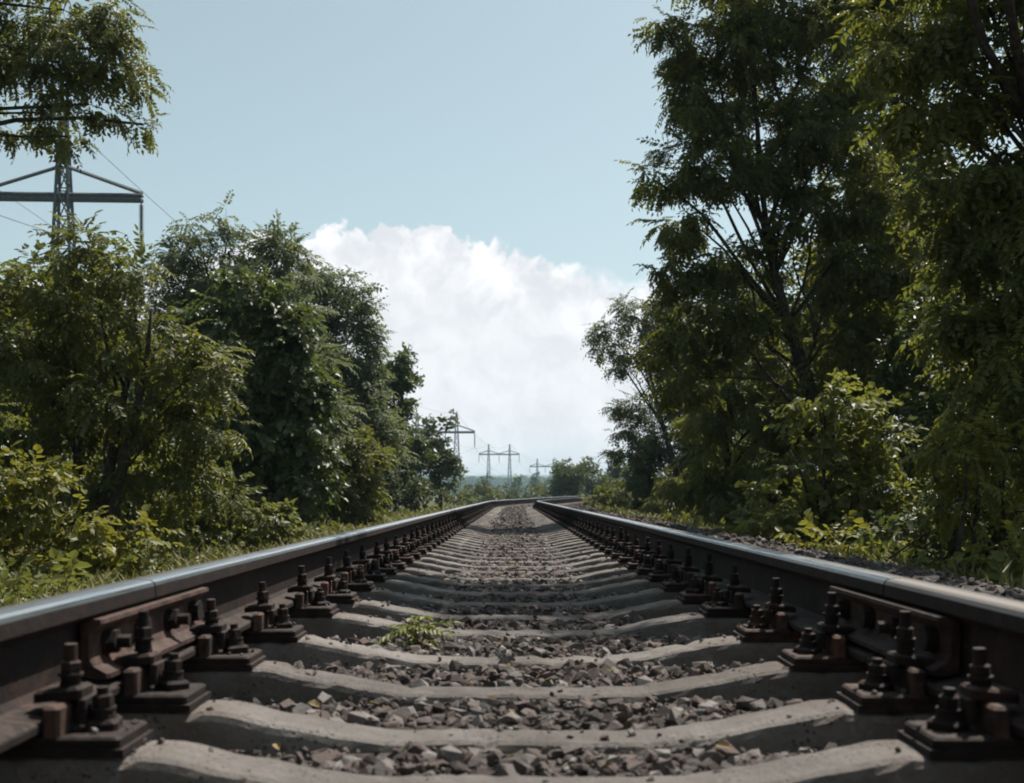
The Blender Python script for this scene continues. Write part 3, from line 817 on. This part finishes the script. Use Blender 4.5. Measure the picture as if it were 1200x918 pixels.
plant('shrub', 'rounded green shrub just right of the lower left corner shrub', 'shrub', gp(255, 14.5),
      lob(14.5, [(230, 590, 34, 24), (285, 585, 36, 26), (250, 620, 42, 24), (300, 610, 34, 26), (210, 615, 26, 24)]),
      'broad', BU, 60, .21, .2, trunk_r=.03, stems=5, seed=9, woody='stem')
plant('shrub', 'feathery light green sapling growing at the foot of the grey-green left tree', 'shrub', gp(400, 24),
      lob(24, [(400, 520, 34, 20), (425, 545, 26, 22), (375, 548, 30, 24), (405, 575, 40, 26), (365, 588, 26, 20), (435, 590, 20, 18), (330, 600, 26, 14)]),
      'pinnate', BU, 60, .30, .35, trunk_r=.03, stems=4, seed=10, woody='stem')
plant('shrub', 'pale roadside shrub below the last tree of the left bank', 'shrub', gp(492, 40),
      lob(40, [(492, 578, 20, 12), (470, 590, 16, 10), (512, 585, 12, 9)]), 'far', PA, 30, .30, .1, trunk_r=.03, stems=4, seed=11, woody='stem')
for i, (px_, z, hw, top_, mt, lb) in enumerate([
        (556, 98, 15, 566, PA, 'small pale shrub under the second pylon, left of the slender sapling'), (570, 104, 8, 553, FA, 'slender pointed sapling beside the rail, left of the portal pylon legs'),
        (590, 108, 12, 570, PA, 'low round shrub beyond the left rail, between two saplings'), (606, 330, 5, 553, DK, 'thin dark poplar before the far wood, right of the portal pylon'),
        (627, 360, 6, 552, DK, 'dark poplar before the far wood below the farthest mast'), (640, 300, 10, 566, FA, 'bushy tree before the far wood, left of the dark trees at the bend'),
        (548, 92, 9, 572, BU, 'low green shrub left of the small pale shrub under the second pylon'), (580, 99, 10, 569, BU, 'round green shrub just right of the slender pointed sapling'),
        (601, 112, 10, 571, FA, 'dark low shrub in front of the thin poplar'), (615, 116, 12, 573, PA, 'pale low shrub between the two dark poplars'), (632, 118, 11, 570, BU, 'green low shrub left of the small dark tree at the bend'),
        (561, 120, 12, 566, FA, 'dark shrub behind the slender pointed sapling, on its left'), (533, 84, 13, 568, BU, 'green shrub under the last left tree, beside the rail')]):
    hh = (581 - top_) + .774 * F / z
    plant('shrub' if top_ > 560 else 'slender_tree', lb, 'shrub' if top_ > 560 else 'tree', gp(px_, z),
          lob(z, [(px_, top_ + hh * .75, hw, hh * .25), (px_ - hw * .3, top_ + hh * .45, hw * .75, hh * .25), (px_ + hw * .2, top_ + hh * .22, hw * .45, hh * .22)]),
          'far', mt, 10 if z < 200 else 2.5, .40 if z < 200 else 1.0, .1, trunk_r=.05 if z < 200 else .15, seed=30 + i, twigs=False)

# ---- right side
plant('big_tree', 'large tree on the right with dark forked trunk and many limbs', 'tree', gp(968, 18.5),
      lob(18.5, [(880, 60, 60, 44), (820, 55, 40, 30), (812, 120, 32, 40), (860, 130, 46, 44), (930, 110, 50, 40), (805, 190, 28, 36), (845, 220, 44, 40), (800, 260, 28, 34), (765, 210, 16, 20), (900, 205, 36, 32),
             (790, 320, 26, 30), (850, 305, 44, 34), (820, 375, 50, 40), (880, 390, 40, 34), (1000, 170, 44, 44), (1010, 90, 40, 36), (905, 20, 70, 40), (1000, -30, 90, 50), (940, 170, 40, 46), (965, 240, 34, 40), (985, 310, 40, 40), (930, 290, 34, 30), (860, -40, 70, 44), (1030, 260, 50, 50), (1040, 350, 60, 50),
             (770, 28, 18, 14), (800, 440, 44, 34), (1000, 420, 50, 40)]),
      'pinnate2', LO, 80, .30, .55, trunk_r=.19, seed=12, inner=.3, tmax=5.6)
plant('overhanging_tree', 'dark shaded tree filling the top right corner, its trunk outside the frame', 'tree', gp(1330, 10),
      lob(10, [(1060, 50, 60, 46), (1140, 60, 70, 60), (1110, 140, 60, 40), (1180, 180, 70, 70), (1060, 120, 30, 24), (1150, 270, 60, 50), (1080, 215, 22, 20), (1190, 330, 70, 80), (1130, 340, 46, 40), (1160, 440, 60, 60), (1220, 450, 80, 80),
           (1240, 100, 110, 90), (1130, -40, 100, 60), (1250, -110, 140, 90), (1240, 280, 90, 90), (1230, 560, 80, 60), (1380, 0, 140, 140), (1400, 250, 130, 140), (1020, 20, 40, 26)]) + [((2.7, 7.2, 6.0), (.9, .9, .5)), ((2.2, 8.0, 6.4), (.8, .9, .5)), ((3.2, 6.4, 5.6), (.7, .8, .5)), ((3.8, 7.4, 5.6), (.8, .8, .6))],  # last clumps are unseen, above the frame, added to shade the track
      'pinnate2', LO, 62, .27, .65, trunk_r=.15, seed=13, inner=.35)
plant('tall_tree', 'tall shaded tree filling the gap between the forked-trunk tree and the top right corner', 'tree', gp(1075, 25),
      lob(25, [(1000, 40, 40, 40), (1050, 70, 44, 44), (1030, 140, 40, 36), (1085, 160, 44, 44), (1050, 215, 44, 40), (1000, 235, 36, 36), (1095, 250, 50, 44), (1040, 300, 50, 44), (1100, 340, 50, 50), (960, 80, 26, 24), (1100, 40, 50, 50), (1060, -30, 70, 40), (1010, 370, 50, 44)]),
      'pinnate4', LO, 34, .38, .45, trunk_r=.17, seed=23)
plant('round_crowned_tree', 'tree leaning over the track beyond the big one, its rounded crown against the cloud', 'tree', gp(800, 38),
      lob(38, [(742, 365, 24, 20), (715, 392, 20, 16), (745, 400, 26, 22), (728, 425, 14, 12), (770, 360, 26, 26), (775, 410, 26, 26), (790, 450, 34, 34), (800, 400, 34, 40), (705, 410, 10, 10), (835, 440, 40, 50)]),
      'pinnate4', M['leaf_grey'], 36, .38, .35, trunk_r=.15, seed=14, tmax=5.0)
plant('leafy_tree', 'lighter green lower tree below the rounded crown on the right bank', 'tree', gp(765, 43),
      lob(43, [(745, 480, 22, 18), (732, 505, 14, 14), (765, 510, 30, 26), (790, 490, 24, 24), (745, 535, 22, 20), (785, 550, 34, 26), (755, 560, 24, 18), (815, 520, 34, 34)]),
      'pinnate4', FA, 42, .40, .3, trunk_r=.12, seed=15)
plant('drooping_tree', 'young tree with drooping light sprays below the big tree limbs', 'tree', gp(865, 25),
      lob(25, [(880, 400, 34, 28), (845, 430, 36, 30), (900, 445, 34, 30), (835, 480, 34, 30), (880, 490, 40, 34), (920, 500, 34, 34), (840, 535, 36, 28), (890, 550, 44, 32), (810, 560, 30, 24), (930, 560, 36, 34), (850, 590, 40, 22), (960, 480, 36, 36)]),
      'pinnate2', M['leaf_light'], 54, .34, .6, trunk_r=.08, stems=2, seed=16)
plant('broadleaf_shrub', 'tall shrub with glossy light leaves, below the trunk of the big tree', 'shrub', gp(985, 14),
      lob(14, [(965, 462, 26, 20), (1000, 482, 34, 26), (960, 505, 30, 20), (1030, 520, 34, 30), (990, 540, 36, 28), (945, 560, 28, 22), (1010, 580, 44, 30), (960, 605, 44, 26), (1050, 570, 36, 30), (920, 590, 28, 20), (905, 620, 26, 16), (1000, 630, 50, 24), (1060, 625, 40, 26)]),
      'broad', M['leaf_light'], 52, .24, .3, trunk_r=.04, stems=5, seed=17, woody='stem', inner=.5)
plant('shrub', 'yellowish feathery shrub glowing in sun near the right edge', 'shrub', gp(1145, 9.2),
      lob(9.2, [(1140, 512, 44, 20), (1180, 530, 40, 28), (1110, 530, 26, 16), (1150, 560, 50, 28), (1120, 590, 36, 26), (1190, 600, 50, 40)]),
      'pinnate', YE, 60, .20, .4, trunk_r=.03, stems=4, seed=18, woody='stem')
plant('shrub', 'dark low shrub in the shade at the lower right, above the rail', 'shrub', gp(1120, 10.5),
      lob(10.5, [(1070, 640, 40, 30), (1120, 630, 46, 36), (1170, 640, 50, 40), (1100, 600, 40, 30), (1230, 620, 70, 60)]),
      'broad', DK, 56, .20, .25, trunk_r=.03, stems=5, seed=19, woody='stem')
plant('sapling', 'small bright sapling poking in at the right edge just above the rail', 'plant', gp(1188, 8.0),
      lob(8.0, [(1178, 640, 14, 12), (1192, 655, 18, 12), (1205, 630, 26, 16)]), 'broad', YE, 70, .17, .15, trunk_r=.012, stems=2, seed=20, woody='stem')
for i, (px_, z, ls, mt, kd, lb) in enumerate([
        (720, 50, [(705, 588, 18, 12), (728, 582, 18, 14), (745, 590, 20, 12)], BU, 'far', 'light green bush at the inside of the bend, first right of the track'),
        (760, 44, [(745, 575, 20, 16), (770, 585, 24, 18), (790, 592, 20, 16)], PA, 'far', 'pale bush below the lower right-bank tree'),
        (815, 30, [(800, 598, 24, 14), (830, 600, 26, 16), (815, 580, 22, 14)], BU, 'pinnate4', 'low weedy bush at the foot of the drooping young tree'),
        (1000, 11.2, [(985, 648, 34, 16), (1030, 652, 34, 18), (955, 640, 26, 14)], YE, 'broad', 'bright low bush at the foot of the glossy shrub, close to the right rail'),
        (905, 15.5, [(890, 628, 26, 14), (925, 634, 28, 16)], BU, 'broad', 'low green bush between the pale low bush and the bright low bush'),
        (940, 17, [(930, 600, 30, 18), (965, 612, 30, 18), (905, 608, 24, 16)], YE, 'broad', 'light green bush half behind the bright low bush, left of the glossy shrub'),
        (812, 33, [(800, 572, 24, 14), (830, 565, 26, 16), (780, 580, 20, 12)], YE, 'pinnate4', 'lit yellow-green bush between the lighter tree and the drooping young tree'),
        (838, 25.5, [(825, 606, 20, 11), (850, 608, 20, 12)], YE, 'pinnate4', 'small yellowish bush beside the low weedy bush on the right verge'),
        (785, 37, [(770, 596, 20, 10), (795, 598, 18, 10)], YE, 'far', 'small yellow-green bush on the right verge near the bend'),
        (870, 21, [(850, 618, 24, 10), (885, 620, 26, 12), (870, 600, 24, 14)], PA, 'broad', 'low pale bush along the ballast, left of the glossy shrub')]):
    plant('bush', lb, 'shrub', gp(px_, z), lob(z, ls), kd, mt, 34, .20 + z * .003, .15, trunk_r=.02, stems=4, seed=40 + i, woody='stem')
# ---- dense growth behind both banks, each its own tree
k = 0
for side, spots in ((-1, [(-7.5, 15, 3.4), (-7.2, 20, 4.6), (-7.6, 27, 4.6), (-7, 35, 4.8), (-6.5, 44, 4.6), (-6.8, 54, 4.2), (-10, 22, 4.6), (-10.5, 31, 4.8)]),
                    (1, [(8.8, 13.5, 9.3), (8.8, 17.5, 7.6), (7.8, 21, 7.4), (7.6, 27, 6.6), (7.4, 34, 6.6), (8.2, 42, 6.4), (9.5, 52, 6.0), (11.5, 25, 7.0), (6.6, 17, 3.6)])):  # first right trees, outside the frame, are heightened to shade the corner tree
    nth = ['nearest', 'second', 'third', 'fourth', 'fifth', 'sixth', 'seventh', 'eighth', 'ninth']
    for i, (x, y, h) in enumerate(spots):
        rg = np.random.default_rng(500 + k); ls = []
        for q in range(11):
            zz = h * (.14 + .78 * q / 10); wd = (1.0 + .5 * math.sin(PI * zz / h)) * .75
            a = rg.uniform(0, 6.28); ls.append(((x + math.cos(a) * wd * .8, y + math.sin(a) * wd, zz), (wd * rg.uniform(.7, 1.1), wd, h * .13)))
        plant('thicket_tree', '%s shaded tree in the thicket behind the %s bank of shrubs' % (nth[i], 'left' if side < 0 else 'right'), 'tree', (x, y, -.02), ls, 'far', [FA, DK, LO][k % 3], 22, .28, .4,
              'trees in the thicket behind the banks', trunk_r=.12, seed=60 + k, twigs=False)
        k += 1
# ---- unseen bank trees beside and behind the camera, added to dim the track
for i, (x, y, h, lb) in enumerate([(4.6, -4.2, 6.4, 'unseen leafy tree added on the right bank, behind the camera'),
                                  (-5.2, 2.6, 4.6, 'unseen leafy tree added beside the left rail, level with the rail joint'), (-5.0, .6, 5.6, 'unseen leafy tree added on the left bank, beside the camera'), (-4.4, -4.4, 6.2, 'unseen leafy tree added on the left bank, behind the camera')]):
    rg = np.random.default_rng(900 + i); ls = []
    for q in range(13):
        zz = h * (.12 + .80 * q / 12); wd = .75 + .75 * math.sin(PI * min(1, zz / h * .9)); a = rg.uniform(0, 6.28)
        ls.append(((x + math.cos(a) * wd * .8, y + math.sin(a) * wd, zz), (wd * rg.uniform(.7, 1.0), wd, h * .11)))
    plant('leafy_tree', lb, 'tree', (x, y, -.02), ls, 'far', [LO, FA][i % 2], 22, .30, .4, trunk_r=.12, seed=120 + i, twigs=False)
# ---- trees across the bend
for i, (px_, z, hw, top_, lb) in enumerate([(668, 118, 20, 540, 'dark round tree straight ahead, where the track bends out of sight'), (650, 125, 13, 541, 'small dark tree left of the round one at the bend'),
                                       (695, 122, 20, 537, 'green tree right of the dark round tree at the bend'), (722, 128, 18, 533, 'tallest tree at the bend, touching the right bank'),
                                       (745, 112, 20, 545, 'tree at the bend half behind the right bank bushes')]):
    hh = (581 - top_) + .774 * F / z; rg = np.random.default_rng(700 + i)
    plant('tree', lb, 'tree', gp(px_, z), lob(z, [(px_ + rg.uniform(-.6, .6) * hw, top_ + hh * t, hw * (.5 + .35 * t), hh * .2) for t in (.2, .32, .42, .55, .68, .8)]),
          'far', [DK, FA][i % 2], 9, .55, .2, trunk_r=.16, seed=80 + i, twigs=False)

# ------------------------------------------------------------------ verge grass and weeds
def grass():
    r_ = RNG; n = 26000
    s = 5 + 60 * r_.random(n) ** 1.5; side = np.where(r_.random(n) < .62, -1, 1)
    lat = side * (2.2 + 1.9 * r_.random(n) ** 1.2 + .12 * r_.normal(size=n))
    right = (side > 0); lat = np.where(right, lat + .85, lat)
    P_ = np.array([track(a, b, 0)[0] for a, b in zip(s, lat)]); P_[:, 2] = np.maximum(0, .298 - (np.where(lat > 0, lat - .95, -lat) - 1.55) * .29) * .95 - .02
    h = r_.uniform(.10, .26, n) * (1 + s * .012); wd = .006 + .0006 * s
    a = r_.uniform(0, 2 * PI, n); b = a + r_.uniform(.4, 2.4, n); lean = r_.uniform(.1, .9, n)
    wx, wy = np.cos(a) * wd, np.sin(a) * wd; dx, dy = np.cos(b) * lean * h, np.sin(b) * lean * h
    V = np.zeros((n, 5, 3))
    V[:, 0] = P_ - np.stack([wx, wy, 0 * wx], -1); V[:, 1] = P_ + np.stack([wx, wy, 0 * wx], -1)
    md = P_ + np.stack([dx * .35, dy * .35, h * .6], -1)
    V[:, 2] = md + np.stack([wx, wy, 0 * wx], -1) * .7; V[:, 3] = md - np.stack([wx, wy, 0 * wx], -1) * .7
    V[:, 4] = P_ + np.stack([dx, dy, h * .9], -1)
    base = (np.arange(n) * 5)[:, None]
    me = np_mesh('grass_verge', V.reshape(-1, 3), [base + np.array([[0, 1, 2, 3]]), base + np.array([[3, 2, 4]])], M['grass'])
    obj('grass_verge', me, kind='stuff')
grass()
def weeds():
    r_ = RNG; n = 1500
    s = 7 + 50 * r_.random(n) ** 1.4; side = np.where(r_.random(n) < .55, -1, 1); lat = side * (3.0 + 1.3 * r_.random(n))
    P_ = np.array([track(a, b, 0)[0] for a, b in zip(s, lat)]); P_[:, 2] = .04 + .10 * r_.random(n)
    D_ = r_.normal(size=(n, 3)) * .7 + np.array([0, 0, .55]); N_ = np.array([0, 0, 1.]) + r_.normal(size=(n, 3)) * .3
    obj('ground_cover', leaf_mesh('ground_cover', 'broad', P_, D_, N_, r_.uniform(.14, .30, n), M['leaf_bush']), kind='stuff')
weeds()

# ------------------------------------------------------------------ plants between the rails
M['seedling'] = leaf_mat('seedling leaves', (.10, .125, .02), (.19, .20, .04), (.15, .17, .02), .36, .5, .35)
def seedling(label, base, n, L, h, seed, name='seedling'):
    r_ = random.Random(seed); root = empty(name, base, label, 'plant')
    b = MB(); tops = []
    for i in range(max(2, n // 3)):
        e = Vector((r_.uniform(-.25, .25) * h * 2, r_.uniform(-.2, .2) * h, h * r_.uniform(.7, 1)))
        b.tube([Vector((0, 0, -.03)), e * .5 + Vector((.004, 0, .01)), e], [.0035, .0025, .0015], 5); tops.append(e)
    obj('stem', b.mesh('stem', M['grass']), root)
    for i in range(n):
        T = spray('pinnate', seed * 50 + i)
        e = tops[i % len(tops)] * r_.uniform(.45, 1.0); a = r_.uniform(0, 2 * PI)
        Rm = rotz(a) @ roty(r_.uniform(-.5, .35)) @ rotx(r_.uniform(-.3, .3)) * (L * r_.uniform(.7, 1.2))
        V = (np.einsum('ij,lvj->lvi', Rm, T) + np.array(e)).reshape(-1, 3); nl = len(T); bs = (np.arange(nl) * 6)[:, None]
        obj('leaf', np_mesh('leaf', V, [np.concatenate([bs + np.array([[0, 3, 2, 1]]), bs + np.array([[0, 5, 4, 3]])])], M['seedling']), root)
def litter():
    r_ = RNG; n = 170
    s_ = 1.7 + 12 * r_.random(n) ** 1.3; l_ = r_.uniform(-.55, .55, n)
    P_ = np.array([(a, b, crown_z(b, a) + .026) for a, b in zip(l_, s_)])
    V = []
    for p in P_:
        L = r_.uniform(.012, .034); q = leaf6(L, L * r_.uniform(.4, .7), L * .12, L * .2)
        V.append(q @ (rotz(r_.uniform(0, 6.28)) @ rotx(r_.uniform(-.5, .5)) @ roty(r_.uniform(-.4, .4))).T + p)
    bs = (np.arange(n) * 6)[:, None]
    m_ = simple('dry leaf', (.13, .085, .035), (.26, .20, .09), 40, .8)
    obj('leaf_litter', np_mesh('leaf_litter', np.concatenate(V), [np.concatenate([bs + np.array([[0, 3, 2, 1]]), bs + np.array([[0, 5, 4, 3]])])], m_), kind='stuff')
litter()
def crib(px_, s): return (CAMX + (px_ - CX) / F * s, s, crown_z(s, 0) - .005)
seedling('yellow-green seedling with feathery leaves between the sleepers, largest plant on the ballast', crib(492, 3.62), 16, .105, .10, 1)
seedling('tiny yellow-green sprout in the ballast right of the middle', crib(712, 3.06), 6, .045, .035, 2)
seedling('faint small sprout in the ballast at the middle of the track', crib(614, 3.10), 5, .04, .03, 3)
seedling('small dark sprout in the shaded ballast behind the large seedling', crib(606, 4.70), 6, .055, .04, 4)
seedling('little weed in the ballast close by the right rail, farther along', (.52, 5.70, .29), 6, .09, .07, 5)

# ------------------------------------------------------------------ pylons and wires
def lattice(b, c, z0, z1, w0, w1, n, t):
    def corner(k, z):
        w_ = (w0 + (w1 - w0) * (z - z0) / (z1 - z0)) / 2; sx, sy = ((-1, -1), (1, -1), (1, 1), (-1, 1))[k % 4]
        return (c[0] + sx * w_, c[1] + sy * w_, z)
    zs = [z0 + (z1 - z0) * (1 - (1 - i / n) ** 1.15) for i in range(n + 1)]
    for k in range(4):
        b.bar(corner(k, z0), corner(k, z1), t)
        for i in range(n):
            b.bar(corner(k, zs[i]), corner(k + 1, zs[i + 1]), t * .5); b.bar(corner(k + 1, zs[i]), corner(k, zs[i + 1]), t * .5)
            b.bar(corner(k, zs[i + 1]), corner(k + 1, zs[i + 1]), t * .45)
def pylon(x, y, arm, label, thick, sepr=15.0, over=7.0, ins=5.6, n=13, rz=.05):
    root = empty('portal_pylon', (x, y, 0), label, 'pylon', 'pylons of the power line', rz)
    for sd in (-1, 1):
        b = MB(); lattice(b, (sd * sepr / 2, 0), -.3, arm + 7.4, 3.5, .5, n, .13 * thick)
        obj('mast', b.mesh('mast', M['steel']), root)
    b = MB(); h = sepr / 2 + over
    for dy in (-.5, .5):
        b.bar((-h, dy * .6, arm), (h, dy * .6, arm), .17 * thick); b.bar((-h, dy * .6, arm + .42), (h, dy * .6, arm + .42), .13 * thick)
    m_ = 26
    for i in range(m_):
        xa, xb = -h + 2 * h * i / m_, -h + 2 * h * (i + 1) / m_
        for dy in (-.3, .3): b.bar((xa, dy, arm + (.42 if i % 2 else 0)), (xb, dy, arm + (0 if i % 2 else .42)), .06 * thick)
        b.bar((xa, -.3, arm), (xb, .3, arm), .06 * thick)
    obj('crossarm', b.mesh('crossarm', M['steel']), root)
    for sd in (-1, 1):
        for q, ln in ((1, over), (-1, sepr / 2)):
            b = MB()
            b.bar((sd * sepr / 2 + sd * q * .15, 0, arm + 3.0), (sd * sepr / 2 + sd * q * ln, 0, arm + .6), .16 * thick)
            obj('stay', b.mesh('stay', M['steel']), root)
    for xx in (-h + .1, 0, h - .1):
        b = MB(); b.tube([(xx, 0, arm - .05), (xx, 0, arm - ins)], .05 * thick, 6)
        nd = 26
        for i in range(nd): b.cyl((xx, 0, arm - .5 - (ins - .8) * i / nd), .16 * thick, .09, 8, .07 * thick)
        obj('insulator', b.mesh('insulator', M['glass_ins']), root)
    return [(x + xx * math.cos(rz), y + xx * math.sin(rz), arm - ins) for xx in (-h + .1, 0, h - .1)] + \
           [(x + sd * sepr / 2 * math.cos(rz), y, arm + 7.3) for sd in (-1, 1)]
PY = [(-40.4 - 7.5, 107, 27.4, 'big near portal pylon at the upper left, half behind the feathery tree', 1.5), (-29.0, 456, 24.8, 'second portal pylon beside the last tree of the left bank', 2.2),
      (-9.8, 852, 30.0, 'third portal pylon with both masts and three insulators in view, mid picture', 2.6), (30.0, 1105, 27.5, 'farthest pylon, only its thin mast tip above the far wood', 3.0)]
hang = [pylon(*p) for p in PY]
hang.insert(0, [(-66 + q, -300, z) for q, z in ((-14, 24), (0, 24), (14, 24), (-7, 36), (7, 36))])
WN = ['left', 'middle', 'right', 'left top', 'right top']
for a in range(len(hang) - 1):
    for k_ in range(5):
        p, q = Vector(hang[a][k_]), Vector(hang[a + 1][k_]); b = MB(); pts = []
        for i in range(33):
            t = i / 32; v = p.lerp(q, t); v.z -= (9 if k_ < 3 else 7) * 4 * t * (1 - t); pts.append(v)
        b.tube(pts, .028 if a < 2 else .05, 5)
        o = obj('power_cable', b.mesh('power_cable', M['wire']))
        tag(o, '%s %s of the power line %s' % (WN[k_], 'conductor' if k_ < 3 else 'earth wire', ('on the camera side of the big pylon', 'between the big and the second pylon', 'between the second and third pylons', 'between the third and farthest pylons')[a]),
            'cable', 'cables of the power line')

# ------------------------------------------------------------------ air
b = MB(); b.box((0, 700, 29.4), (6300, 4800, 64)); 
haze = obj('haze', b.mesh('haze', []), kind='stuff')
hm = bpy.data.materials.new('haze'); hm.use_nodes = True; t = NT(hm.node_tree)
pv = t.n('ShaderNodeVolumePrincipled', ins={'Color': (.58, .84, 1.0, 1), 'Density': .00024, 'Anisotropy': .15})
t.link(pv.outputs[0], t.n('ShaderNodeOutputMaterial').inputs['Volume']); haze.data.materials.append(hm)
print('stones', NST, 'leaf tris', LEAF_TRIS)
